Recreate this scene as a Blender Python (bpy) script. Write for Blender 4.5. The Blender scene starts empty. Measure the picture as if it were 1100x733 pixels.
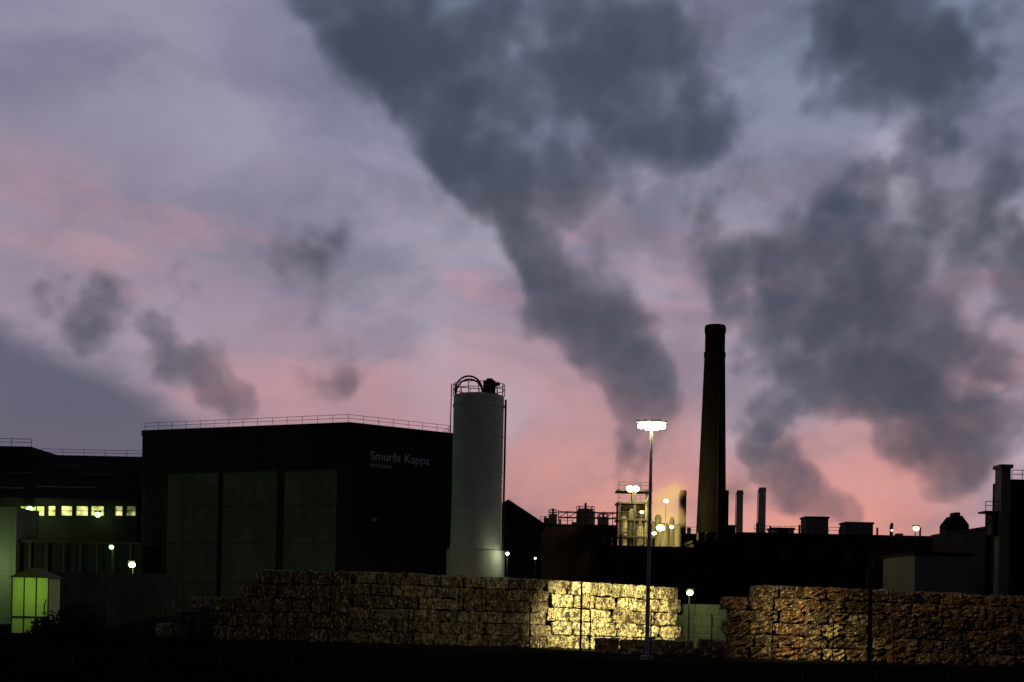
import bpy, bmesh, math, random, time
from mathutils import Matrix, Vector
random.seed(7)
S=bpy.context.scene
F=1500.0; HOR=646.0; CAMH=3.0; TH=math.radians(1.2)
def P(px,py,Y):
    dx=px-550.0; dy=HOR-py
    x=dx*math.cos(TH)-dy*math.sin(TH); z=dx*math.sin(TH)+dy*math.cos(TH)
    return x*Y/F, CAMH+z*Y/F
def srgb(r,g,b):
    f=lambda c:(c/255/12.92) if c/255<=0.04045 else ((c/255+0.055)/1.055)**2.4
    return (f(r),f(g),f(b),1)
# ---------------- camera
cd=bpy.data.cameras.new("camera"); cam=bpy.data.objects.new("camera",cd); S.collection.objects.link(cam)
cam.matrix_world=Matrix.Translation((0,0,CAMH))@Matrix.Rotation(math.pi/2,4,'X')@Matrix.Rotation(TH,4,'Z')
cd.sensor_width=36; cd.lens=F/1100*36; cd.shift_y=(HOR-366.5)/1100; cd.clip_end=6000; cd.clip_start=0.1
S.camera=cam
S.view_settings.view_transform='Standard'; S.view_settings.look='None'; S.view_settings.exposure=0

# ---------------- node helper
class N:
    def __init__(s,tree): s.t=tree
    def new(s,ty,**k):
        n=s.t.nodes.new(ty)
        for a,b in k.items(): setattr(n,a,b)
        return n
    def put(s,sock,v):
        if isinstance(v,bpy.types.NodeSocket): s.t.links.new(v,sock)
        else: sock.default_value=v
    def m(s,op,a,b=None,c=None,clamp=False):
        n=s.new('ShaderNodeMath',operation=op,use_clamp=clamp); s.put(n.inputs[0],a)
        if b is not None: s.put(n.inputs[1],b)
        if c is not None: s.put(n.inputs[2],c)
        return n.outputs[0]
    def vm(s,op,a,b=None):
        n=s.new('ShaderNodeVectorMath',operation=op); s.put(n.inputs[0],a)
        if b is not None: s.put(n.inputs[1],b)
        return n.outputs['Value'] if op in('DISTANCE','LENGTH','DOT_PRODUCT') else n.outputs[0]
    def ss(s,v,a,b,lo=0.0,hi=1.0):
        n=s.new('ShaderNodeMapRange',interpolation_type='SMOOTHSTEP'); s.put(n.inputs[0],v)
        for i,x in enumerate((a,b,lo,hi)): s.put(n.inputs[i+1],x)
        return n.outputs[0]
    def mix(s,f,a,b,bt='MIX'):
        n=s.new('ShaderNodeMix',data_type='RGBA',blend_type=bt); s.put(n.inputs[0],f)
        s.put(n.inputs[6],a); s.put(n.inputs[7],b); return n.outputs[2]
    def noise(s,vec,sc,det=5,rough=0.55,out=0,dist=0.0):
        n=s.new('ShaderNodeTexNoise'); s.put(n.inputs['Vector'],vec)
        n.inputs['Scale'].default_value=sc; n.inputs['Detail'].default_value=det; n.inputs['Roughness'].default_value=rough
        n.inputs['Distortion'].default_value=dist
        return n.outputs[out]
    def comb(s,x,y,z=0.0):
        n=s.new('ShaderNodeCombineXYZ'); s.put(n.inputs[0],x); s.put(n.inputs[1],y); s.put(n.inputs[2],z); return n.outputs[0]

# ---------------- world
w=bpy.data.worlds.new("World"); S.world=w; w.use_nodes=True
nt=w.node_tree; nt.nodes.clear(); h=N(nt)
tc=h.new('ShaderNodeTexCoord'); sep=h.new('ShaderNodeSeparateXYZ'); nt.links.new(tc.outputs['Generated'],sep.inputs[0])
X,Y_,Z=sep.outputs
az=h.m('ARCTAN2',X,Y_)
hz=h.m('SQRT',h.m('ADD',h.m('MULTIPLY',X,X),h.m('ADD',h.m('MULTIPLY',Y_,Y_),0.001)))
t=h.m('DIVIDE',Z,hz)
wv=h.noise(h.comb(h.m('MULTIPLY',az,3.0),h.m('MULTIPLY',t,5.0),2.0),1.6,2,0.5,out=1)
wv=h.vm('MULTIPLY',h.vm('SUBTRACT',wv,(0.5,0.5,0.5)),(0.6,0.45,0.3))
ramp=h.new('ShaderNodeValToRGB'); cr=ramp.color_ramp
stops=[(0.0,(174,114,118)),(0.10,(192,132,136)),(0.20,(180,137,145)),(0.34,(162,138,153)),(0.52,(146,138,159)),(0.72,(133,138,162)),(0.90,(121,133,158)),(1.0,(108,120,146))]
cr.elements[0].position=0; cr.elements[0].color=srgb(*stops[0][1]); cr.elements[1].position=1; cr.elements[1].color=srgb(*stops[-1][1])
for p,c in stops[1:-1]:
    e=cr.elements.new(p); e.color=srgb(*c)
soft=h.noise(h.comb(h.m('MULTIPLY',az,2.0),h.m('MULTIPLY',t,4.0),7.0),2.0,3)
h.put(ramp.inputs[0],h.m('ADD',h.m('MULTIPLY',t,2.15),h.m('MULTIPLY',h.m('SUBTRACT',soft,0.5),0.25),clamp=True))
col=ramp.outputs[0]
# duller towards the left, salmon glow low on the sunset side
col=h.mix(h.m('MULTIPLY',h.ss(az,-0.02,-0.25),0.45),col,srgb(146,128,148))
col=h.mix(h.m('MULTIPLY',h.m('MULTIPLY',h.ss(t,0.17,0.03),h.ss(az,-0.10,0.06)),h.ss(soft,.3,.7,.4,.9)),col,srgb(218,148,140))
# pink streaks, tilted
sv=h.vm('ADD',h.comb(h.m('MULTIPLY',az,4.0),h.m('MULTIPLY',h.m('ADD',t,h.m('MULTIPLY',az,0.12)),15.0),11.0),wv)
pk=h.noise(sv,1.2,5,0.55)
pkm=h.m('MULTIPLY',h.ss(pk,0.48,0.68),h.m('MULTIPLY',h.ss(t,0.03,0.10),h.ss(t,0.36,0.20)))
col=h.mix(h.m('MULTIPLY',pkm,0.55),col,srgb(196,146,154))
# pale lavender openings
lv=h.noise(h.vm('ADD',h.comb(h.m('MULTIPLY',az,6.0),h.m('MULTIPLY',t,8.0),21.0),wv),1.1,4,0.5)
rightw=h.ss(az,-0.25,0.30,0.3,1.0)
col=h.mix(h.m('MULTIPLY',h.m('MULTIPLY',h.ss(lv,0.44,0.66),rightw),0.85),col,srgb(178,173,194))
# thin grey altostratus
gc=h.noise(h.vm('ADD',h.comb(h.m('MULTIPLY',az,5.0),h.m('MULTIPLY',t,8.0),33.0),wv),1.3,5,0.58)
col=h.mix(h.m('MULTIPLY',h.m('MULTIPLY',h.ss(gc,0.42,0.70),0.7),h.ss(az,-.35,.1,.8,1)),col,srgb(104,106,128))
gd=h.noise(h.vm('ADD',h.comb(h.m('MULTIPLY',az,4.0),h.m('MULTIPLY',t,5.0),44.0),wv),1.6,6,0.58)
gdw=h.m('MULTIPLY',h.ss(t,0.12,0.30),h.ss(az,-0.22,0.0,0.3,1.0))
col=h.mix(h.m('MULTIPLY',h.m('MULTIPLY',h.ss(gd,0.43,0.62),gdw),0.65),col,srgb(96,101,122))
# low cloud bank on the left
edge=h.m('SUBTRACT',h.m('ADD',0.028,h.m('MULTIPLY',az,-0.43)),t)
edge=h.m('ADD',edge,h.m('MULTIPLY',h.m('SUBTRACT',gc,0.5),0.05))
bk=h.m('MULTIPLY',h.ss(edge,-0.010,0.022),h.ss(az,-0.10,-0.2))
col=h.mix(h.m('MULTIPLY',bk,0.9),col,srgb(80,84,108))
# the eastern and overhead sky are much darker at dusk
B=h.m('MULTIPLY',h.ss(Y_,-0.35,0.75,0.17,1.0),h.ss(Z,0.42,0.85,1.0,0.3))
B=h.m('MULTIPLY',B,h.ss(Z,-0.05,0.0,0.1,1.0))
col=h.vm('SCALE',col); nt.links.new(B,col.node.inputs['Scale'])
bg=h.new('ShaderNodeBackground'); nt.links.new(col,bg.inputs[0]); bg.inputs[1].default_value=1.02
sky=h.new('ShaderNodeTexSky',sky_type='NISHITA'); sky.sun_disc=False; sky.sun_elevation=math.radians(0.3); sky.sun_rotation=math.radians(10)
bg2=h.new('ShaderNodeBackground'); nt.links.new(sky.outputs[0],bg2.inputs[0]); bg2.inputs[1].default_value=0.012
add=h.new('ShaderNodeAddShader'); nt.links.new(bg.outputs[0],add.inputs[0]); nt.links.new(bg2.outputs[0],add.inputs[1])
o=h.new('ShaderNodeOutputWorld'); nt.links.new(add.outputs[0],o.inputs[0])
sl=bpy.data.lights.new("sun",'SUN'); sl.energy=0.03; sl.angle=math.radians(10); sl.color=(1,.75,.6)
so=bpy.data.objects.new("sun",sl); S.collection.objects.link(so); so.rotation_euler=(math.radians(-88),0,math.radians(-10))

# ---------------- materials
def mat(name,c,rough=0.9,var=0.35,scale=0.6,bump=0.0,bscale=8,rib=0,spec=0.15,metal=0.0):
    m=bpy.data.materials.new(name); m.use_nodes=True; t=m.node_tree; h=N(t); b=t.nodes['Principled BSDF']
    tc=h.new('ShaderNodeTexCoord').outputs['Object']
    n=h.noise(h.vm('MULTIPLY',tc,(1,1,0.35)),scale,6,0.65)
    n2=h.noise(tc,scale*7,4,0.6)
    f=h.m('ADD',h.m('MULTIPLY',n,0.7),h.m('MULTIPLY',n2,0.3))
    f=h.ss(f,0.3,0.7)
    c=tuple(c[:3])
    col=h.mix(f,tuple(x*(1-var) for x in c)+(1,),tuple(min(1,x*(1+var)) for x in c)+(1,))
    t.links.new(col,b.inputs['Base Color']); b.inputs['Roughness'].default_value=rough
    b.inputs['Specular IOR Level'].default_value=spec; b.inputs['Metallic'].default_value=metal
    hgt=None
    if bump: hgt=h.m('MULTIPLY',h.noise(tc,bscale,5,0.6),bump)
    if rib:
        s=h.new('ShaderNodeSeparateXYZ'); t.links.new(tc,s.inputs[0])
        wv=h.m('MULTIPLY',h.m('SINE',h.m('MULTIPLY',h.m('ADD',s.outputs[0],s.outputs[1]),rib)),0.03)
        hgt=wv if hgt is None else h.m('ADD',hgt,wv)
    if hgt is not None:
        bn=h.new('ShaderNodeBump'); bn.inputs['Strength'].default_value=1; bn.inputs['Distance'].default_value=1
        t.links.new(hgt,bn.inputs['Height']); t.links.new(bn.outputs[0],b.inputs['Normal'])
    return m
def emat(name,c,s,lo=.5,hi=1.2,sc=1.5):
    m=bpy.data.materials.new(name); m.use_nodes=True; t=m.node_tree; h=N(t); b=t.nodes['Principled BSDF']
    n=h.noise(h.new('ShaderNodeTexCoord').outputs['Object'],sc,3)
    b.inputs['Base Color'].default_value=c; t.links.new(h.m('MULTIPLY',h.ss(n,0.35,0.65,lo,hi),s),b.inputs['Emission Strength'])
    b.inputs['Emission Color'].default_value=c; return m
M=dict(
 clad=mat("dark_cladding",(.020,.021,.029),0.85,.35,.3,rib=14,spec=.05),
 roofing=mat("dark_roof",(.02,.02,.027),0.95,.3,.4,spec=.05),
 panel=mat("wall_panel",(.085,.098,.086),0.8,.32,.25,rib=9,spec=.05),
 silo=mat("silo_paint",(.46,.49,.48),0.6,.2,.25),
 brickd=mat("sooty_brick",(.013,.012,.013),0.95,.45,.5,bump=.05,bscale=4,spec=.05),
 brickr=mat("brick_wall",(.05,.033,.032),0.95,.4,.4,bump=.03,bscale=4),
 steel=mat("galvanised_steel",(.16,.17,.17),0.6,.3,1),
 dsteel=mat("dark_steel",(.03,.03,.035),0.7,.3,1),
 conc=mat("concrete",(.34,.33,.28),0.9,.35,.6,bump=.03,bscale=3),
 grey=mat("grey_cladding",(.12,.13,.13),0.85,.25,.4,rib=10),
 pale=mat("pale_metal",(.32,.30,.30),0.7,.25,.5),
 white=mat("white_letters",(.5,.5,.55),0.6,.05,1),
 glass=emat("lit_window",(.95,.9,.36,1),0.75,.03,1.5,.55),
 asphalt=mat("asphalt",(.009,.0085,.009),0.98,.35,.3,bump=.02,bscale=6,spec=0),
 paint=mat("road_paint",(.04,.04,.035),0.9,.3,2,spec=0),
 kerb=mat("kerb_stone",(.018,.018,.017),0.95,.3,2,spec=0),
 grass=mat("grass",(.007,.009,.005),1,.5,.8,bump=.12,bscale=5,spec=0),
 leaf=mat("foliage",(.014,.02,.010),0.9,.5,2,spec=0),
 boothm=mat("booth_panel",(.50,.62,.28),0.8,.15,1),
 lamp_w=emat("lamp_white",(1,.95,.66,1),30),
 lamp_y=emat("lamp_yellow",(1,.75,.25,1),16),
 lamp_g=emat("lamp_green",(.55,1,.25,1),14),
 lamp_o=emat("lamp_orange",(1,.6,.25,1),5),
)
# ---------------- mesh helpers
def root(name,loc=(0,0,0)):
    o=bpy.data.objects.new(name,None); o.location=loc; S.collection.objects.link(o); return o
def obj(name,verts,faces,m,parent=None,smooth=False):
    me=bpy.data.meshes.new(name); me.from_pydata([tuple(v) for v in verts],[],faces); me.update()
    if m: me.materials.append(m)
    if smooth:
        for p in me.polygons: p.use_smooth=True
    o=bpy.data.objects.new(name,me); S.collection.objects.link(o)
    if parent:
        o.parent=parent; o.matrix_parent_inverse=Matrix.Translation(-parent.location)
    return o
class G:  # geometry accumulator
    def __init__(s): s.v=[]; s.f=[]
    def prism(s,pts,z0,z1):
        a=sum(pts[i][0]*pts[(i+1)%len(pts)][1]-pts[(i+1)%len(pts)][0]*pts[i][1] for i in range(len(pts)))
        n=len(pts)
        zt=list(z1) if isinstance(z1,(list,tuple)) else [z1]*n
        if a<0: pts=pts[::-1]; zt=zt[::-1]
        k=len(s.v)
        s.v+=[(x,y,z0) for x,y in pts]+[(pts[i][0],pts[i][1],zt[i]) for i in range(n)]
        s.f.append([k+i for i in range(n)][::-1]); s.f.append([k+n+i for i in range(n)])
        for i in range(n): j=(i+1)%n; s.f.append([k+i,k+j,k+n+j,k+n+i])
        return s
    def box(s,x0,x1,y0,y1,z0,z1): return s.prism([(x0,y0),(x1,y0),(x1,y1),(x0,y1)],z0,z1)
    def tube(s,a,b,r0,r1=None,n=8):
        r1=r0 if r1 is None else r1; a=Vector(a); b=Vector(b); d=(b-a).normalized()
        u=d.orthogonal().normalized(); w=d.cross(u); k=len(s.v)
        for c,r in((a,r0),(b,r1)):
            for i in range(n):
                an=2*math.pi*i/n; s.v.append(c+u*math.cos(an)*r+w*math.sin(an)*r)
        for i in range(n): j=(i+1)%n; s.f.append([k+i,k+j,k+n+j,k+n+i])
        s.f.append([k+i for i in range(n)][::-1]); s.f.append([k+n+i for i in range(n)]); return s
    def lathe(s,x,y,prof,n=40):
        k=len(s.v)
        for r,z in prof:
            for i in range(n):
                an=2*math.pi*i/n; s.v.append((x+r*math.cos(an),y+r*math.sin(an),z))
        for q in range(len(prof)-1):
            for i in range(n):
                j=(i+1)%n; s.f.append([k+q*n+i,k+q*n+j,k+(q+1)*n+j,k+(q+1)*n+i])
        s.f.append([k+i for i in range(n)][::-1]); e=k+(len(prof)-1)*n; s.f.append([e+i for i in range(n)]); return s
    def ball(s,x,y,z,r,sq=1.0): return s.lathe(x,y,[(max(.01,r*math.sin(math.pi*i/8)),z-r*sq*math.cos(math.pi*i/8)) for i in range(9)],14)
    def rail(s,pts,hh=1.1,sp=1.5,r=.035,closed=False):
        if closed: pts=pts+[pts[0]]
        for a,b in zip(pts[:-1],pts[1:]):
            a=Vector(a); b=Vector(b); L=(b-a).length; n=max(1,int(L/sp))
            for q in (hh,hh*.55): s.tube(a+Vector((0,0,q)),b+Vector((0,0,q)),r,n=5)
            for i in range(n+1):
                p=a.lerp(b,i/n); s.tube(p,p+Vector((0,0,hh)),r,n=5)
        return s
    def make(s,name,m,parent=None,smooth=False): return obj(name,s.v,s.f,m,parent,smooth)
def pointlight(name,loc,e,c,parent=None,r=.3,spot=None,target=None,blend=.7):
    l=bpy.data.lights.new(name,'SPOT' if spot else 'POINT'); l.energy=e; l.color=c; l.shadow_soft_size=r
    if spot: l.spot_size=math.radians(spot); l.spot_blend=blend
    o=bpy.data.objects.new(name,l); S.collection.objects.link(o); o.location=loc
    if target: o.rotation_euler=(Vector(target)-Vector(loc)).to_track_quat('-Z','Y').to_euler()
    if parent: o.parent=parent; o.matrix_parent_inverse=Matrix.Translation(-parent.location)
    return o

# ---------------- ground
G().prism([(-3000,-500),(3000,-500),(3000,4000),(-3000,4000)],-1,0).make("ground",M['asphalt'])
g=G(); g.box(-200,200,56,68,-.2,.06); g.make("grass_verge",M['grass'])
g=G(); g.box(-200,200,42,50,-.2,.004); r=root("road"); g.make("carriageway",M['asphalt'],r)
g=G(); g.box(-200,200,50,50.25,-.2,.12); g.make("kerb",M['kerb'],r)
g=G()
for i in range(-30,30): g.box(i*6,i*6+3,45.9,46.05,-.1,.009)
g.make("centre_line",M['paint'],r)
g=G(); g.box(-200,200,50.25,56,-.2,.11); g.make("pavement",M['asphalt'])

# ---------------- warehouse
wh=root("warehouse",(-20,140,0))
C=Vector((P(375,455,130)[0],130)); ztop=P(375,455,130)[1]
L=Vector((P(153,467,140)[0],140)); R=Vector((P(487,465,137)[0],137))
Bk=Vector((-14,176)); Bl=Vector((-43,170))
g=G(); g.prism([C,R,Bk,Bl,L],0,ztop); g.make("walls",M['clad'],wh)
ins=lambda p,c,k:(c[0]+(p[0]-c[0])*k,c[1]+(p[1]-c[1])*k)
cen=((C+R+Bk+Bl+L)/5)
g=G(); g.prism([ins(p,cen,1.006) for p in (C,R,Bk,Bl,L)],ztop-.35,ztop+.12); g.make("parapet_trim",M['roofing'],wh)
g=G(); q=[(*ins(p,cen,.985),ztop+.12) for p in (L,C,R,Bk)]; g.rail(q,.75,1.6,.022); g.make("roof_railing",M['dsteel'],wh)
g=G(); a=P(283,457,146); g.box(a[0]-1.1,a[0]+1.1,144,146,ztop,ztop+1.1); g.make("roof_vent",M['roofing'],wh)
def onwall(A,Bv,px,py):
    dx=px-550; dy=HOR-py; k=(dx*math.cos(TH)-dy*math.sin(TH))/F
    d=Bv-A; s=(k*A.y-A.x)/(d.x-k*d.y); p=A+d*s
    return p,CAMH+(dx*math.sin(TH)+dy*math.cos(TH))*p.y/F
nrm=Vector((C-L)); nrm=Vector((nrm.y,-nrm.x)).normalized()
if nrm.y>0:nrm=-nrm
for i,(x0,x1) in enumerate(((182,236),(241,299),(307,363))):
    p0,zt=onwall(L,C,x0,498); p1,_=onwall(L,C,x1,493)
    g=G(); g.prism([p0+nrm*.02,p1+nrm*.02,p1+nrm*.12,p0+nrm*.12],1.2,14.9); g.make("wall_panel_%d"%(i+1),M['panel'],wh)
    g=G(); g.prism([p0+nrm*.13,p1+nrm*.13,p1+nrm*.2,p0+nrm*.2],14.92,15.1)
    for q in (4.2,8.0,11.6): g.prism([p0+nrm*.121,p1+nrm*.121,p1+nrm*.14,p0+nrm*.14],q,q+.07)
    g.make("panel_joints_%d"%(i+1),M['dsteel'],wh)
n2=R-C; nr=Vector((n2.y,-n2.x)).normalized()
if nr.y>0: nr=-nr
p0,zl=onwall(C,R,397,494)
def text(s,size,p,z):
    cu=bpy.data.curves.new("wall_lettering",'FONT'); cu.body=s; cu.size=size; cu.extrude=.03; cu.materials.append(M['white'])
    o=bpy.data.objects.new("wall_lettering",cu); S.collection.objects.link(o)
    an=math.atan2(n2.y,n2.x); o.rotation_euler=(math.pi/2,0,an); o.location=(p.x+nr.x*.08,p.y+nr.y*.08,z)
    o.parent=wh; o.matrix_parent_inverse=Matrix.Translation(-wh.location)
text("Smurfit Kappa",1.17,p0,zl); text("PACKAGING",.42,p0,zl-.65)
p1,zz=onwall(C,R,404,558)
g=G(); g.box(p1.x-.35,p1.x+.1,p1.y-.4,p1.y+.2,zz-.2,zz+.1); g.make("wall_light",M['steel'],wh)

# ---------------- silo
sx,zt=P(514.5,426,120); si=root("storage_silo",(sx,120,0)); r=2.17; zb=P(507,592,120)[1]
g=G(); g.lathe(sx,120,[(2.5,0),(2.5,zb),(2.52,zb+.02),(2.3,zb+.12),(2.22,zb+.5),(r,zb+3),(r,zt-1),(r+.06,zt-.95),(r+.06,zt-.75),(r,zt-.7),(r,zt),(1.9,zt+.1)],48); g.make("shell",M['silo'],si,True)
bv=si.children[0]; mm=bv.modifiers.new("e",'EDGE_SPLIT'); mm.split_angle=math.radians(35)
g=G()
for zz in (5,8,11,14,17): g.lathe(sx,120,[(r+.0,zz),(r+.03,zz+.02),(r+.03,zz+.1),(r,zz+.12)],48)
g.make("hoop_bands",M['silo'],si)
ring=[(sx+2.2*math.cos(i*math.pi/8),120+2.2*math.sin(i*math.pi/8),zt) for i in range(16)]
g=G().rail(ring,1.0,.9,.035,True); g.make("top_railing",M['dsteel'],si)
g=G()
def arch(cx,cy,rr,z,n=10,t=.08):
    pr=None
    for i in range(n+1):
        an=math.pi*i/n; q=(cx-rr*math.cos(an),cy,z+rr*math.sin(an)*1.05)
        if pr: g.tube(pr,q,t,n=6)
        pr=q
    g.tube((cx-rr,cy,z),(cx-rr,cy,zt),t); g.tube((cx+rr,cy,z),(cx+rr,cy,zt),t)
arch(sx-.85,118.9,1.15,zt+.35); arch(sx-.85,120.6,1.15,zt+.35)
g.make("hoist_frame",M['dsteel'],si)
g=G().box(sx+.35,sx+1.4,119.4,120.6,zt,zt+1.3); g.tube((sx+.9,120,zt+1.2),(sx+.9,120,zt+1.55),.5,.25,12); g.tube((sx+1.2,119.5,zt+.9),(sx+1.75,119.3,zt+1.0),.16); g.make("filter_unit",M['dsteel'],si)
g=G()
for k in (-.22,.22): g.tube((sx-r-.35,120+k,0),(sx-r-.2,120+k,zt+1),.035)
for i in range(50): g.tube((sx-r-.33,119.78,.4*i+.3),(sx-r-.33,120.22,.4*i+.3),.02,n=4)
g.tube((sx+r+.15,119.6,0),(sx+r+.15,119.6,zt-.3),.09)
g.make("ladder_and_pipe",M['dsteel'],si)
g=G().box(sx-.5,sx+.5,117.45,117.6,0,2.2); g.make("access_door",M['dsteel'],si)

# ---------------- chimney
cx,ct=P(768.5,350,170); ch=root("brick_chimney",(cx,170,0))
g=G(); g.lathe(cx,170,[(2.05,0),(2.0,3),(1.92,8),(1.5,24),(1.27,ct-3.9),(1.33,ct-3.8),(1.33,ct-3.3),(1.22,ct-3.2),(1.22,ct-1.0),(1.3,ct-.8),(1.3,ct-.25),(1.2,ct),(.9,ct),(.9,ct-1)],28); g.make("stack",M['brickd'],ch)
g=G()
for zz in (6,10,14,18,22,26,30):
    rr=1.98-(zz-3)*.024; g.lathe(cx,170,[(rr-.1,zz),(rr,zz),(rr,zz+.12),(rr-.1,zz+.12)],28)
g.make("iron_bands",M['dsteel'],ch)
g=G().tube((cx+.5,170-2.1,1),(cx+.3,170-1.3,ct),.04); g.make("lightning_conductor",M['dsteel'],ch)

# ---------------- left factory with rooflights
fb=root("factory_building",(-50,150,0))
z_e=P(80,536,140)[1]; z_r=P(90,490,152)[1]; xl=P(-160,500,140)[0]; xr=P(148,560,140)[0]
g=G(); k=0
g.box(xl,xr,140,152,0,z_e); g.box(xl,xr,152,175,0,z_r)
g.v+=[(xl,139.8,z_e),(xr,139.8,z_e),(xr,152,z_r+.05),(xl,152,z_r+.05)]; g.f.append([len(g.v)-4,len(g.v)-3,len(g.v)-2,len(g.v)-1])
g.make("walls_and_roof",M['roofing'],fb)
g=G()
for u,vv in ((55,526),(88,526),(105,512),(20,512),(135,503),(70,503),(10,528)):
    q=(536-vv)/46.0; yy=140+12*q; x,z=P(u,vv,yy); z=z_e+(z_r-z_e)*(yy-140)/12+.12
    g.box(x-1.5,x+1.5,yy,yy+.8,z-.1,z+.12)
g.make("rooflights",M['grey'],fb)
x,z=P(37,481,150); g=G().box(xl,x,149,160,0,z); g.make("roof_block",M['roofing'],fb)
g=G().rail([(xl,149.1,z),(x,149.1,z)],.8,2,.03); g.rail([(x,152.2,z_r),(xr,152.2,z_r)],.7,2,.025); g.make("roof_railing",M['dsteel'],fb)
g=G(); gm=G()
for a,b_ in ((22,48),(52,60),(66,78),(82,95),(98,112),(124,132),(136,146)):
    x0,z1=P(a,544,139.9); x1,z0=P(b_,554,139.9); g.box(x0,x1,139.86,139.95,z0,z1)
    n=max(1,int((x1-x0)/.7))
    for i in range(n+1): q=x0+(x1-x0)*i/n; gm.box(q-.05,q+.05,139.8,139.86,z0-.05,z1+.05)
    gm.box(x0,x1,139.81,139.85,(z0+z1)/2-.03,(z0+z1)/2+.03)
g.make("lit_windows",M['glass'],fb); gm.make("window_bars",M['dsteel'],fb)
pointlight("window_lamp",(P(35,550,137)[0],136.5,P(35,552,137)[1]),300,(.7,1,.3),fb)
# lower annexe in front
an=root("factory_building",(-45,128,0))
x0,_=P(-160,560,126); x1,z1=P(18,545,126); g=G().box(x0,x1,126,132,0,z1); g.make("pale_wall",M['grey'],an)
x2,z2=P(150,585,126); g=G().box(x1,x2,127,133,0,z2); g.make("low_wall",M['clad'],an)
g=G()
for i in range(7):
    x=x1+1+(x2-x1-2)*i/6; g.box(x-.12,x+.12,126.7,127,0,z2)
g.box(x1,x2,126.6,126.98,z2,z2+.2); g.make("columns",M['dsteel'],an)
pointlight("wall_lamp",(x1-1.5,122.5,5),420,(.7,1,.3),an)
# gatehouse booth lit
bx,bz=P(33,617,100); bo=root("gate_booth",(bx,100,0))
g=G().prism([(bx-1.3,100),(bx+1.3,100),(bx+1.3,102.5),(bx-1.3,102.5)],0,bz-.25); g.make("panel_walls",M['boothm'],bo)
g=G(); yy0,yy1=99.8,102.7
g.v+=[(bx-1.5,yy0,bz-.24),(bx+1.5,yy0,bz-.24),(bx+.0,yy0,bz+.45),(bx-1.5,yy1,bz-.24),(bx+1.5,yy1,bz-.24),(bx+.0,yy1,bz+.45)]
g.f+=[[0,1,2],[5,4,3],[0,3,4,1],[1,4,5,2],[2,5,3,0]]; g.make("roof",M['dsteel'],bo)
g=G()
for i in (-1.3,-.43,.43,1.3): g.box(bx+i-.04,bx+i+.04,99.93,99.99,0,bz-.25)
g.box(bx-1.3,bx+1.3,99.92,99.98,1.1,1.2); g.make("frame",M['dsteel'],bo)
pointlight("booth_lamp",(bx+.2,97.5,3.3),100,(.6,1,.15),bo)

# ---------------- central mill buildings
def bld(px0,px1,py,Y,D,m,name="mill_building",z0=0,windows=0,extras=True):
    xa,_=P(px0,py,Y); xb,z=P(px1,py,Y); xa=P(px0,py,Y)[0]; z=P((px0+px1)/2,py,Y)[1]
    r=root(name,((xa+xb)/2,Y,0)); g=G().box(xa,xb,Y,Y+D,0,z); g.make("walls",m,r)
    g=G().box(xa-.15,xb+.15,Y-.15,Y+D+.15,z+.002,z+.3); g.make("roof_edge",M['roofing'],r)
    if windows:
        g=G(); n=int((xb-xa)/4)
        for i in range(n):
            x=xa+2+i*4
            g.box(x-.7,x+.7,Y-.06,Y-.01,z-3.2,z-1.7)
        g.make("windows",M['dsteel'],r)
    if extras:
        g=G()
        for i in range(int((xb-xa)/3.2)+1):
            x=random.uniform(xa+.5,xb-1.5); hh=random.uniform(.3,1.2)
            if random.random()<.5: g.box(x,x+random.uniform(.5,1.8),Y+1,Y+2.5,z+.3,z+.3+hh)
            else: g.tube((x,Y+1,z+.3),(x,Y+1,z+.4+hh*1.3),.13)
        a=random.uniform(xa,(xa+xb)/2); g.rail([(a,Y+.4,z+.3),(min(xb,a+(xb-xa)*.4),Y+.4,z+.3)],.9,1.5,.03)
        g.make("roof_vents",M['dsteel'],r)
    return r,xa,xb,z
Yg=160; x0,_=P(520,565,Yg); xp,zp=P(546,540,Yg); x1,ze=P(582,563,Yg); x0=2*xp-x1
gb=root("gabled_mill",(xp,Yg,0))
v=[(x0,Yg,0),(x0,Yg,ze),(xp,Yg,zp),(x1,Yg,ze),(x1,Yg,0)]; v+= [(a,Yg+25,c) for a,b,c in v]
obj("walls",v,[[0,1,2,3,4],[9,8,7,6,5],[0,5,6,1],[4,3,8,9],[0,4,9,5],[1,6,7,2],[2,7,8,3]],M['brickr'],gb)
g=G()
for a,b in (((x0-.4,ze-.25),(xp,zp+.1)),((xp,zp+.1),(x1+.4,ze-.25))):
    kk=len(g.v); y0,y1=Yg-.4,Yg+25.4
    g.v+=[(a[0],y0,a[1]),(b[0],y0,b[1]),(b[0],y1,b[1]),(a[0],y1,a[1]),(a[0],y0,a[1]+.25),(b[0],y0,b[1]+.25),(b[0],y1,b[1]+.25),(a[0],y1,a[1]+.25)]
    g.f+=[[kk,kk+1,kk+2,kk+3],[kk+7,kk+6,kk+5,kk+4],[kk,kk+4,kk+5,kk+1],[kk+3,kk+2,kk+6,kk+7],[kk,kk+3,kk+7,kk+4],[kk+1,kk+5,kk+6,kk+2]]
g.make("roof",M['roofing'],gb)
bld(575,662,566,172,25,M['brickr'],windows=1)
bld(640,760,590,150,12,M['clad'])
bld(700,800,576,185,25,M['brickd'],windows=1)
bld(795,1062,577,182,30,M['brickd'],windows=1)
bld(745,792,584,160,8,M['clad'])
bld(983,1044,597,140,12,M['grey'],"storage_shed",extras=False)
bld(1058,1180,570,160,20,M['clad'])
def rbox(px0,px1,py,Y,m,name,D=4):
    r,xa,xb,z=bld(px0,px1,py,Y,D,m,name,extras=False); return r,xa,xb,z
rbox(830,853,569,215,M['pale'],"rooftop_plant_house")
rbox(866,890,557,215,M['grey'],"rooftop_plant_house")
rbox(909,938,563,215,M['grey'],"rooftop_plant_house")
rbox(760,790,566,215,M['clad'],"rooftop_plant_house")
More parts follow.
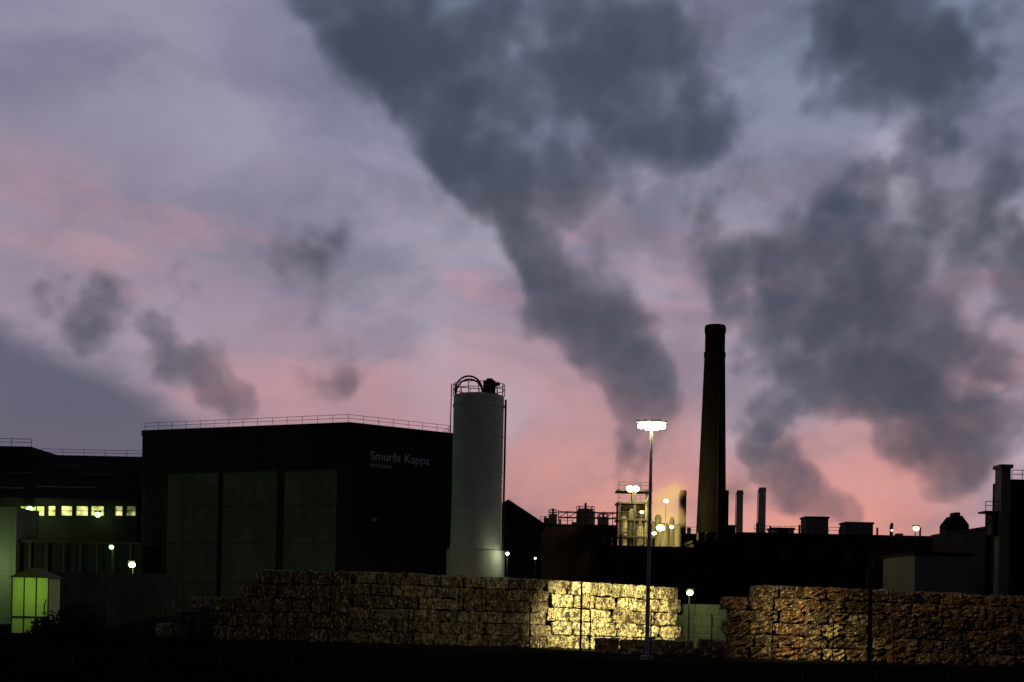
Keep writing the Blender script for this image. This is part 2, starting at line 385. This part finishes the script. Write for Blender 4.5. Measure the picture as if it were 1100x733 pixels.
hx,hz_=P(1030,554,200); hr=root("roof_lantern",(hx,200,0)); w_=1.5
v=[(hx-w_,200,0),(hx-w_,200,hz_-1.3),(hx-.5,200,hz_),(hx+.5,200,hz_),(hx+w_,200,hz_-1.3),(hx+w_,200,0)]; v+=[(a,204,c) for a,b,c in v]
obj("walls",v,[[0,1,2,3,4,5],[11,10,9,8,7,6],[0,6,7,1],[1,7,8,2],[2,8,9,3],[3,9,10,4],[4,10,11,5]],M['brickd'],hr)
g=G().box(hx-.35,hx+.35,200.5,203,hz_-.1,hz_+.5); g.make("ridge_vent",M['dsteel'],hr)
def stack(px,py,w,Y,m):
    x,z=P(px,py,Y); r=w/2*Y/F; o=root("exhaust_stack",(x,Y,0))
    g=G().lathe(x,Y,[(r*1.15,0),(r*1.1,z*.6),(r,z-.6),(r*1.12,z-.55),(r*1.12,z-.3),(r,z-.25),(r,z),(r*.8,z),(r*.8,z-.5)],16); g.make("flue",m,o,False)
    g=G().tube((x-r*1.3,Y,z*.5),(x-r*1.2,Y,z-.4),.06,n=5); g.make("ladder",M['dsteel'],o)
stack(734,527,7,200,M['roofing']); stack(780,527,6,205,M['brickd']); stack(795,527,7,210,M['pale']); stack(819,524,8,210,M['pale'])
stack(958,562,3,230,M['dsteel']); stack(903,566,3,230,M['pale'])
def tank(px,py,w,Y):
    x,z=P(px,py,Y); r=w/2*Y/F; o=root("process_tank",(x,Y,0))
    g=G().lathe(x,Y,[(r,0),(r,z-.5*r),(r*.9,z-.25*r),(r*.6,z-.08*r),(r*.1,z)],24); g.make("vessel",M['grey'],o,True)
    g=G().rail([(x+r*math.cos(i*.785),Y+r*math.sin(i*.785),z-.5*r) for i in range(8)],.8,1,.04,True); g.tube((x,Y,z),(x,Y,z+.7),.15); g.make("railing",M['dsteel'],o)
tank(629,546,19,190); tank(594,552,9,190); tank(648,556,12,190)
pb=root("pipe_bridge",(10,178,0)); g=G()
xa,za=P(600,556,178); xb,zb2=P(668,556,178)
for q in (0,.7): g.tube((xa,178,za+q),(xb,178,za+q),.1)
for i in range(8): x=xa+(xb-xa)*i/7; g.tube((x,178,za-3),(x,178,za+.9),.06,n=5); 
for i in range(7): a=xa+(xb-xa)*i/7; b=xa+(xb-xa)*(i+1)/7; g.tube((a,178,za),(b,178,za+.7),.05,n=5)
g.make("truss",M['dsteel'],pb)

# process tower
tx0,tz=P(666,540,165); tx1,_=P(698,540,165); pt=root("process_tower",((tx0+tx1)/2,165,0))
g=G()
for x in (tx0,(tx0+tx1)/2,tx1):
    for y in (165,169): g.box(x-.12,x+.12,y-.12,y+.12,0,tz+1.6 if x>tx0 else tz)
for z in (tz+1.5,tz,tz-2,tz-4,tz-6.5):
    g.box(tx0-.3,tx1+.3,164.7,169.3,z-.1,z+.1); g.rail([(tx0-.2,164.75,z+.1),(tx1+.2,164.75,z+.1)],.8,1,.035)
for z in (tz-4,tz-6.5): g.tube((tx0,165,z),(tx1,165,z+2),.06,n=5)
g.make("steel_frame",M['dsteel'],pt)
g=G().box(tx0+.4,tx1-.4,166,168.8,tz-8,tz-.2); g.make("inner_housing",M['brickr'],pt)
g=G()
for i,(rr,zq) in enumerate(((.5,tz-1.6),(.4,tz-.6),(.55,tz-2.4),(.3,tz+.8))):
    x=tx0+.5+i*.95; g.lathe(x,165.6,[(rr,tz-6.4),(rr,zq-.4),(rr*.5,zq)],14)
for i in range(6): a=random.uniform(tx0,tx1); g.tube((a,165.2,tz-6),(a,165.2,tz+random.uniform(-2,1)),.09,n=6)
# pipework and low vessels to the right, beside the steam outlets
for i,(u,v0_,rr) in enumerate(((702,560,.25),(707,553,.4),(714,562,.6),(722,556,.3),(728,563,.45))):
    x,zq=P(u,v0_,167); g.lathe(x,167,[(rr,0),(rr,zq-.4),(rr*.5,zq)],14)
g.make("vessels_and_pipes",M['steel'],pt)
fx,fz=P(680,525,164); g=G()
for q in (-.36,.36): g.ball(fx+q,164.3,fz,.38,.9)
g.make("floodlight",M['lamp_w'],pt,True)
g=G().tube((fx,164.3,tz),(fx,164.3,fz-.4),.06); g.tube((fx-.5,164.3,fz-.4),(fx+.5,164.3,fz-.4),.05); g.make("floodlight_post",M['dsteel'],pt)
pointlight("flood_lamp",(fx,163.2,fz-.4),1300,(1,.78,.3),pt)
for (u,v_,e,s_) in ((710,567,1300,.5),(716,538,700,.28),(690,550,400,.22),(703,573,300,.25),(722,566,300,.25)):
    x,z=P(u,v_,163); g=G().ball(x,163.5,z,s_,.7); g.make("bulkhead_lamp",M['lamp_y'],pt,True)
    g=G().tube((x,163.6,0),(x,163.6,z-s_*.6),.05,n=5); g.make("lamp_post",M['dsteel'],pt); pointlight("lamp",(x,162.7,z),e,(1,.72,.2),pt)

# right-hand plant tower
rt=root("boiler_tower",(P(1085,500,150)[0],153,0))
x0,z0=P(1076,503,150); x1,_=P(1086,503,150); g=G().box(x0,x1,150,152,0,z0); g.box(x0-.2,x1+.2,149.8,152.2,z0+.002,z0+.4); g.make("duct",M['grey'],rt)
x2,z2=P(1087,515,151); g=G().box(x2,x2+4.5,151,157,0,z2); g.rail([(x2,151,z2),(x2+4.5,151,z2)],1,1,.04); g.make("boiler_house",M['clad'],rt)
x3,z3=P(1057,549,151); g=G().box(x3,x0-.02,150.5,153,z3-.2,z3); g.rail([(x3,150.5,z3),(x0,150.5,z3)],1,.8,.04)
for q in (x3+.1,x0-.5): g.tube((q,150.6,0),(q,150.6,z3),.09)
g.tube((x3,150.6,z3-2),(x0,150.6,z3),.06); g.box(x3+.8,x0-.1,150.8,152.8,z3-2.6,z3-.22); g.make("platform",M['dsteel'],rt)
g=G()
for i in range(12): zz=z2-1-i*1.0; g.box(x2-.02,x2+4.5,150.93,150.98,zz,zz+.08)
g.make("cladding_joints",M['roofing'],rt)

# ---------------- small yard lamps
def lamp(px,py,Y,m,c,e,name="yard_lamp",post=True,s=.2):
    x,z=P(px,py,Y); r=root(name,(x,Y,0)); g=G()
    if post: g.tube((x,Y+.25,0),(x,Y+.25,z+.25),.07,.05); g.tube((x,Y+.25,z+.25),(x,Y-.1,z+.28),.05)
    else: g.tube((x,Y+.1,z+.2),(x,Y+1.2,z+.3),.05)
    g.box(x-s,x+s,Y-.3,Y+.2,z+s*.8,z+s*.8+.1); g.make("post_and_hood",M['dsteel'],r)
    g=G().ball(x,Y-.05,z,s,.8); g.make("lens",m,r,True)
    pointlight("lamp",(x,Y-.5,z-.1),e,c,r)
lamp(142,607,118,M['lamp_g'],(.6,1,.25),300,s=.28); lamp(120,588,124,M['lamp_g'],(.6,1,.3),60,s=.2)
lamp(741,637,93,M['lamp_g'],(.7,1,.3),90,s=.22); lamp(545,595,118,M['lamp_w'],(.9,1,.5),45,s=.14)
lamp(984,568,180,M['lamp_o'],(1,.8,.4),15,s=.4); lamp(958,570,181,M['lamp_o'],(1,.6,.3),8,s=.15)
lamp(575,600,150,M['lamp_o'],(1,.9,.4),8,s=.13); lamp(105,553,139,M['lamp_g'],(.6,1,.3),25,s=.3,post=False); lamp(32,547,138.5,M['lamp_g'],(.7,1,.3),25,s=.3,post=False)

# ---------------- floodlight mast
MY=74.0
mx,mz=P(700,458,MY); ms=root("floodlight_mast",(mx,MY,0))
g=G().tube((mx,MY,0),(mx,MY,mz+.1),.12,.075,12); g.box(mx-.3,mx+.3,MY-.3,MY+.3,0,.25)
g.tube((mx-.7,MY,mz+.1),(mx+.7,MY,mz+.1),.06); g.make("pole",M['pale'],ms,False)
g=G(); gl=G()
for x,y in ((-.56,0),(-.2,-.2),(.2,-.2),(.56,0)):
    g.box(mx+x-.24,mx+x+.24,MY-.2+y,MY+.35+y,mz+.2,mz+.3)
    gl.ball(mx+x,MY+y,mz,.30-.12*(abs(x)>.4),.8)
g.make("lamp_hoods",M['steel'],ms); gl.make("lamp_lenses",M['lamp_w'],ms,True)
LC=(1,.83,.33)
pointlight("mast_flood",(mx,MY+.2,mz-.4),88000,LC,ms,.3,spot=30,target=(mx-.9,90,2.2),blend=.55)
pointlight("mast_flood",(mx-.5,MY+.1,mz-.4),3400,LC,ms,.3,spot=62,target=(mx-13,93,2.5))
pointlight("mast_flood",(mx+.5,MY+.1,mz-.4),4200,(1,.6,.2),ms,.3,spot=68,target=(mx+13,78,2.0))
pointlight("mast_flood",(mx+.5,MY+.1,mz-.4),19000,(1,.7,.22),ms,.3,spot=24,target=(mx+8.5,79,2.4),blend=1)
pointlight("mast_spill",(mx,MY+.4,mz-.6),500,LC,ms,.3)

# ---------------- paper bales
bm_=bpy.data.materials.new("baled_paper"); bm_.use_nodes=True; t_=bm_.node_tree; h=N(t_); b=t_.nodes['Principled BSDF']
tc=h.new('ShaderNodeTexCoord').outputs['Object']
at=h.new('ShaderNodeAttribute',attribute_name="tint").outputs['Color']
vec=h.vm('ADD',h.vm('MULTIPLY',tc,(1,1,.45)),h.vm('MULTIPLY',h.noise(tc,5,3,out=1),(.3,.3,.3)))
vo=h.new('ShaderNodeTexVoronoi'); vo.inputs['Scale'].default_value=13; h.put(vo.inputs['Vector'],vec)
vo2=h.new('ShaderNodeTexVoronoi'); vo2.inputs['Scale'].default_value=6; h.put(vo2.inputs['Vector'],vec)
sp=h.new('ShaderNodeSeparateColor'); t_.links.new(vo.outputs['Color'],sp.inputs[0])
sp2=h.new('ShaderNodeSeparateColor'); t_.links.new(vo2.outputs['Color'],sp2.inputs[0])
cc=h.mix(h.ss(sp.outputs[0],.45,1.0,0,.8),at,(.6,.57,.48,1)); cc=h.mix(h.ss(sp.outputs[1],.5,.85,0,.9),cc,(.035,.025,.02,1))
cc=h.mix(h.ss(sp2.outputs[1],.74,.84,0,.85),cc,(.03,.02,.02,1))
cc=h.mix(h.ss(h.noise(tc,.8,4),.5,.75,0,.5),cc,(.10,.055,.035,1))
t_.links.new(cc,b.inputs['Base Color']); b.inputs['Roughness'].default_value=.7; b.inputs['Specular IOR Level'].default_value=.4
bn=h.new('ShaderNodeBump'); bn.inputs['Strength'].default_value=.9; bn.inputs['Distance'].default_value=.25
t_.links.new(h.m('ADD',vo.outputs['Distance'],h.m('ADD',vo2.outputs['Distance'],h.noise(tc,9,5,.7))),bn.inputs['Height']); t_.links.new(bn.outputs[0],b.inputs['Normal'])
def bale(V,Fc,Cl,c,d,rot,tint,rg=.035):
    n=5; idx={}
    cr,sr=math.cos(rot),math.sin(rot); sh=[random.uniform(-.04,.04) for _ in range(3)]
    def vid(i,j,l):
        if (i,j,l) in idx: return idx[(i,j,l)]
        u=[(q/n-.5)*2 for q in (i,j,l)]
        p=[]
        for q in range(3):
            o1,o2=u[(q+1)%3],u[(q+2)%3]; p.append(u[q]*d[q]/2*(1-.03*(o1**4)-.03*(o2**4))+random.gauss(0,rg))
        p[0]+=sh[0]*u[2]; p[1]+=sh[1]*u[2]
        V.append((c[0]+p[0]*cr-p[1]*sr,c[1]+p[0]*sr+p[1]*cr,c[2]+p[2])); idx[(i,j,l)]=len(V)-1; Cl.append(tint); return len(V)-1
    for a in range(n):
        for e in range(n):
            for s_ in (0,n):
                f1=[vid(a,e,s_),vid(a+1,e,s_),vid(a+1,e+1,s_),vid(a,e+1,s_)]; f2=[vid(a,s_,e),vid(a+1,s_,e),vid(a+1,s_,e+1),vid(a,s_,e+1)]; f3=[vid(s_,a,e),vid(s_,a+1,e),vid(s_,a+1,e+1),vid(s_,a,e+1)]
                if s_==0: f1.reverse(); f3.reverse()
                else: f2.reverse()
                Fc+= [f1,f2,f3]
def bales(xa,ya,xb,yb,htop,rows,depth,pal,wb=1.25,db=1.15,jit=.12,missing=0,step=.04,stair=0):
    V=[];Fc=[];Cl=[]; L_=math.hypot(xb-xa,yb-ya); n=max(1,int(round(L_/wb))); ang=math.atan2(yb-ya,xb-xa); hb0=htop if not isinstance(htop,tuple) else None
    for dd in range(depth):
        for i in range(n):
            f=(i+.5)/n; H=htop if hb0 else htop[0]+(htop[1]-htop[0])*f; hb=H/rows
            rr=rows
            if missing and random.random()<missing: rr-=1
            if stair: rr=min(rr,stair+i)
            for r_ in range(rr):
                hh=hb*random.uniform(.88,.97); off=(r_%2)*.3
                x=xa+(xb-xa)*f+math.cos(ang)*off-math.sin(ang)*dd*db; y=ya+(yb-ya)*f+math.sin(ang)*off+math.cos(ang)*dd*db
                y+=random.uniform(-jit,jit)+step*r_; x+=random.uniform(-.06,.06)
                base=random.choice(pal); q=random.uniform(.6,1.3); tint=(base[0]*q,base[1]*q,base[2]*q,1)
                bale(V,Fc,Cl,(x,y+db/2,hb*r_+hh/2),(L_/n*random.uniform(.92,1.0),db,hh),ang+random.uniform(-.03,.03),tint)
    o=obj("paper_bale_stack",V,Fc,bm_); a=o.data.color_attributes.new("tint",'FLOAT_COLOR','POINT')
    for i,c in enumerate(Cl): a.data[i].color=c
    return o
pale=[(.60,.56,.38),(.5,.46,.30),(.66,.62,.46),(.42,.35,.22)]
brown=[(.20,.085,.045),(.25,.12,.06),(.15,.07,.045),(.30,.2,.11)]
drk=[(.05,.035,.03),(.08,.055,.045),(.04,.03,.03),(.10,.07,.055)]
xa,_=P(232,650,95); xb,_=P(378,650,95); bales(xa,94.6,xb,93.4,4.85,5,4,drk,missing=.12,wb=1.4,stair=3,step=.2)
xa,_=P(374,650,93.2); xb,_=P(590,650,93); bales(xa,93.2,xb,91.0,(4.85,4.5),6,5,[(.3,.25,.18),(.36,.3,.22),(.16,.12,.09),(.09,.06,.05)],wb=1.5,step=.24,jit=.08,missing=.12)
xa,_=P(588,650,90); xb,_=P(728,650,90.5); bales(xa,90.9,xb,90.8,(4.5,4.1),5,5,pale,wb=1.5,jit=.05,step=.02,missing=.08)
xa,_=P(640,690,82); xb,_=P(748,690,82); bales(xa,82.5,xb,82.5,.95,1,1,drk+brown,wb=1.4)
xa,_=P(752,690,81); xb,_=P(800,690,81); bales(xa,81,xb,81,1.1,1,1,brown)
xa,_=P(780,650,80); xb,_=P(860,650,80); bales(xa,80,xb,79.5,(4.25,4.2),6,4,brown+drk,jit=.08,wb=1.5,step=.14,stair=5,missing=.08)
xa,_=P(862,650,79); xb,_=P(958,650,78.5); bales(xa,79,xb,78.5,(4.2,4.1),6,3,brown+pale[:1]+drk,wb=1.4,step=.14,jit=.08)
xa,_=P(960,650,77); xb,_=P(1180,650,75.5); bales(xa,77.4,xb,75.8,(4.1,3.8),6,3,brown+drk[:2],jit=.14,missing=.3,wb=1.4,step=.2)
xa,_=P(176,670,100); xb,_=P(234,670,100); bales(xa,98,xb,97,2.9,3,2,[(.14,.13,.12),(.09,.08,.08),(.2,.19,.18)],missing=.3,stair=1)

# concrete push wall
xa,_=P(728,650,96); xb,z=P(792,650,96); cw=root("concrete_block_wall",((xa+xb)/2,96,0)); g=G()
n=5
for r_ in range(4):
    for i in range(n):
        w1=(xb-xa)/n; o_=(r_%2)*w1*.5; g.box(xa+i*w1+.015+o_,xa+(i+1)*w1-.015+o_,96+random.uniform(0,.04),96.9,z/4*r_+.01,z/4*(r_+1)-.01)
g.make("blocks",M['conc'],cw)
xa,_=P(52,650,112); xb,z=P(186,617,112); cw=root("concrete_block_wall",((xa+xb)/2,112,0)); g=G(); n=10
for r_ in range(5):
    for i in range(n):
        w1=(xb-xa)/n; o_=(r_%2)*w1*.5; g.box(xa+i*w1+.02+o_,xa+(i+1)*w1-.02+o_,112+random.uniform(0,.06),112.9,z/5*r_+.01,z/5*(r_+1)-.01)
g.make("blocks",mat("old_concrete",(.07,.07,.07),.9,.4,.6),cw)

# ---------------- fence, guardrail, posts
fn=root("chain_link_fence",(0,69,0)); g=G()
for i in range(-16,17):
    x=i*3.0+.9; g.tube((x,69,0),(x,69,2.35),.03,n=6); g.tube((x,69,2.35),(x,69.3,2.6),.03,n=5)
for z in (.1,.85,1.6,2.3): g.tube((-50,69,z),(50,69,z),.006,n=4)
g.make("posts_and_wires",M['dsteel'],fn)
gr=root("guardrail",(0,57,0)); g=G()
for z0,z1,y in ((.42,.5,57.0),(.5,.56,57.06),(.56,.64,57.0),(.64,.72,57.03)): g.box(-80,80,y,y+.03,z0,z1-.003)
g.make("beam",M['dsteel'],gr); g=G()
for i in range(-26,27): g.box(i*3-.06,i*3+.06,57.1,57.22,0,.66)
g.make("posts",M['dsteel'],gr)
x,z=P(625,622,72); tp=root("camera_pole",(x,72,0)); g=G().tube((x,72,0),(x,72,z),.06,.05); g.tube((x,72,z-.1),(x+.35,71.8,z+.15),.04); g.box(x+.2,x+.55,71.5,71.9,z+.1,z+.3); g.make("pole",M['dsteel'],tp)
x,z=P(936,598,62); tp=root("sign_post",(x,62,0)); g=G().tube((x,62,0),(x,62,z),.11,.1); g.tube((x,62,z),(x,62,z+.1),.12,.02); g.box(x-.2,x+.2,61.8,61.88,z-1.3,z-.6); g.make("post",M['dsteel'],tp)
# ---------------- bush
def bush(px,py,Y,R,nm="bush",n=1800):
    x,z=P(px,py,Y); V=[];Fc=[]
    lobes=[(Vector((random.uniform(-1,1)*R,random.uniform(-.5,.5)*R,random.uniform(.3,1)*R)),random.uniform(.35,.6)*R) for _ in range(9)]
    for i in range(n):
        c,rr=random.choice(lobes); d=Vector((random.gauss(0,1),random.gauss(0,1),random.gauss(0,1))).normalized()*rr*random.uniform(.6,1.1)
        p=c+d+Vector((x,Y,0)); p.z=max(.05,p.z); a=Vector((random.gauss(0,1),random.gauss(0,1),random.gauss(0,1))).normalized()*.09; b_=a.orthogonal().normalized()*.05
        k=len(V); V+=[p-a,p+b_,p+a,p-b_]; Fc.append([k,k+1,k+2,k+3])
    r=root(nm,(x,Y,0)); obj("foliage",V,Fc,M['leaf'],r); g=G()
    for c,rr in lobes[:6]: g.tube((x,Y,0),tuple(c*.8+Vector((x,Y,0))),.06,.02,5)
    g.make("stems",M['brickd'],r)
bush(78,660,84,1.7); bush(55,680,78,1.1)

# ---------------- steam plumes (volume grids)
def plume(px_blobs,Y0,dom,vox,dens,col,seed,sc=1.0,amp=.8,lo=.28,hi=.82,name="steam_plume",depth=32,warp=14,rate=4.0,yr=2.2):
    vm=bpy.data.materials.new("steam"); vm.use_nodes=True; t=vm.node_tree; t.nodes.clear(); h=N(t)
    at=h.new('ShaderNodeAttribute',attribute_name="density").outputs['Fac']
    ab=h.new('ShaderNodeVolumeAbsorption'); ab.inputs['Color'].default_value=(0,0,0,1); t.links.new(at,ab.inputs['Density'])
    em=h.new('ShaderNodeEmission'); em.inputs['Color'].default_value=col; t.links.new(at,em.inputs['Strength'])  # plume glows by itself; emission colour stands in for scattered light
    ad=h.new('ShaderNodeAddShader'); t.links.new(ab.outputs[0],ad.inputs[0]); t.links.new(em.outputs[0],ad.inputs[1])
    o=h.new('ShaderNodeOutputMaterial'); t.links.new(ad.outputs[0],o.inputs['Volume'])
    try: vm.cycles.volume_step_rate=rate
    except Exception as e: print(e)
    gt=bpy.data.node_groups.new(name,'GeometryNodeTree'); gt.interface.new_socket("Geometry",in_out='INPUT',socket_type='NodeSocketGeometry'); gt.interface.new_socket("Geometry",in_out='OUTPUT',socket_type='NodeSocketGeometry')
    h=N(gt); pos=h.new('GeometryNodeInputPosition').outputs[0]
    so=h.vm('ADD',pos,(seed*31.0,seed*7.0,0))
    w1=h.vm('SUBTRACT',h.noise(so,.022*sc,2,.5,out=1),(.5,.5,.5))
    w2=h.vm('SUBTRACT',h.noise(so,.075*sc,3,.55,out=1),(.5,.5,.5))
    wp=h.vm('ADD',h.vm('MULTIPLY',w1,(warp*1.3,)*3),h.vm('MULTIPLY',w2,(warp*.9,)*3))
    p=h.vm('MULTIPLY',h.vm('ADD',pos,wp),(1,1.3,1))
    tot=None
    for (u,v,r,wt) in px_blobs:
        x,z=P(u,v,Y0); yy=Y0+random.uniform(-.2,.2)*r*Y0/F; rr=r*Y0/F
        d=h.m('DIVIDE',h.vm('DISTANCE',p,(x,yy*1.3,z)),rr); e=h.m('MULTIPLY',h.m('EXPONENT',h.m('MULTIPLY',h.m('MULTIPLY',d,d),-1.0)),wt)
        tot=e if tot is None else h.m('ADD',tot,e)
    tot=h.m('MINIMUM',tot,1.1)
    n=h.noise(so,.045*sc,3,.5)
    ps=h.vm('ADD',so,h.vm('MULTIPLY',w2,(6/sc,)*3))
    vo=h.new('ShaderNodeTexVoronoi',feature='SMOOTH_F1'); vo.inputs['Scale'].default_value=.085*sc; vo.inputs['Smoothness'].default_value=.3; h.put(vo.inputs['Vector'],ps)
    vo.inputs['Detail'].default_value=1; vo.inputs['Roughness'].default_value=.5
    n2=h.noise(h.vm('ADD',pos,(50,9,3)),.2*sc,4,.65)
    nn=h.m('ADD',h.m('MULTIPLY',h.m('SUBTRACT',n,.5),1.7*amp),h.m('ADD',h.m('MULTIPLY',h.m('SUBTRACT',.50,vo.outputs['Distance']),1.1*amp),h.m('MULTIPLY',h.m('SUBTRACT',n2,.5),1.6*amp)))
    dn=h.m('MULTIPLY',h.ss(h.m('ADD',tot,h.m('MULTIPLY',nn,h.ss(tot,.03,.5))),lo,hi),dens)
    vc=h.new('GeometryNodeVolumeCube'); gt.links.new(dn,vc.inputs['Density'])
    (u0,v0,u1,v1)=dom; xa,zb=P(u0,v0,Y0); xb,za=P(u1,v1,Y0)
    vc.inputs['Min'].default_value=(xa,Y0-depth,za); vc.inputs['Max'].default_value=(xb,Y0+depth,zb)
    vc.inputs['Resolution X'].default_value=int((xb-xa)/vox); vc.inputs['Resolution Y'].default_value=int(2*depth/vox/yr); vc.inputs['Resolution Z'].default_value=int((zb-za)/vox)
    sm=h.new('GeometryNodeSetMaterial'); sm.inputs['Material'].default_value=vm; gt.links.new(vc.outputs[0],sm.inputs['Geometry'])
    go=h.new('NodeGroupOutput'); gt.links.new(sm.outputs[0],go.inputs[0])
    me=bpy.data.meshes.new(name); me.materials.append(vm); ob=bpy.data.objects.new(name,me); S.collection.objects.link(ob)
    md=ob.modifiers.new("steam",'NODES'); md.node_group=gt; return ob
dark=(.050,.063,.094,1)
plume([(684,515,18,1.3),(684,497,22,1.5),(680,475,26,1.5),(684,450,30,1.5),(690,420,34,1.4),(680,390,40,1.3),(658,362,46,1.3),(625,345,46,1.3),(595,315,42,1.2),(562,285,36,.85),(560,240,42,1.0),(595,195,50,1.3),(530,190,48,1.2),(490,150,54,1.1),(450,95,60,.95),(400,40,66,.75),(360,-10,70,.65),(240,150,34,.5),(345,285,50,.58),(350,380,54,.56),(375,420,36,.5),(310,240,40,.4),(560,100,64,.6),(660,60,68,.8),(730,120,58,.9),(620,10,76,.85),(770,165,42,.75),(500,30,66,.65),(740,30,55,.6),(690,180,50,.55),(640,250,36,.35)],
      300,(200,-40,840,530),1.05,.13,dark,1,depth=28)
plume([(1015,512,18,1.2),(1030,480,34,1.2),(1062,440,44,1.2),(1000,440,50,1.3),(950,410,55,1.3),(1020,385,50,1.3),(900,350,60,1.3),(955,330,60,1.3),(840,300,62,1.2),(910,280,50,1.1),(775,300,50,.8),(835,375,40,.9),(745,240,40,.65),(800,200,44,.6),(1060,255,46,1.3),(1010,250,44,1.0),(1100,300,48,1.0),(900,20,70,.9),(980,60,75,1.05),(870,90,50,.65),(1040,30,50,.7),(1010,160,56,.6),(1100,400,44,.8),(930,200,56,.62),(800,440,44,.55),(860,430,44,.65),(1090,180,50,.6)],
      330,(690,-40,1180,540),1.15,.12,dark,2,depth=28)
plume([(262,432,12,1.1),(255,428,16,1.2),(238,412,24,1.3),(212,392,28,1.3),(180,378,28,1.2),(130,355,30,.6),(95,345,36,.9),(65,360,34,.75),(110,310,32,.75),(90,385,20,.7),(50,300,40,.42),(200,320,50,.45)],
      310,(-20,240,300,470),.85,.12,(.060,.068,.096,1),3,sc=1.4,warp=8,depth=18)
plume([(925,562,9,1.5),(916,553,12,1.5),(905,545,15,1.5),(885,545,15,1.0),(870,532,23,1.3),(852,512,28,1.3),(835,490,30,1.1),(815,470,30,.9),(800,540,18,.7),(770,520,20,.6),(845,540,18,.8)],
      290,(740,420,960,580),.7,.17,(.070,.079,.112,1),4,sc=1.7,warp=5,depth=12)
# self-glowing yellow steam: lamplight and the floodlight's halo put into its emission colour
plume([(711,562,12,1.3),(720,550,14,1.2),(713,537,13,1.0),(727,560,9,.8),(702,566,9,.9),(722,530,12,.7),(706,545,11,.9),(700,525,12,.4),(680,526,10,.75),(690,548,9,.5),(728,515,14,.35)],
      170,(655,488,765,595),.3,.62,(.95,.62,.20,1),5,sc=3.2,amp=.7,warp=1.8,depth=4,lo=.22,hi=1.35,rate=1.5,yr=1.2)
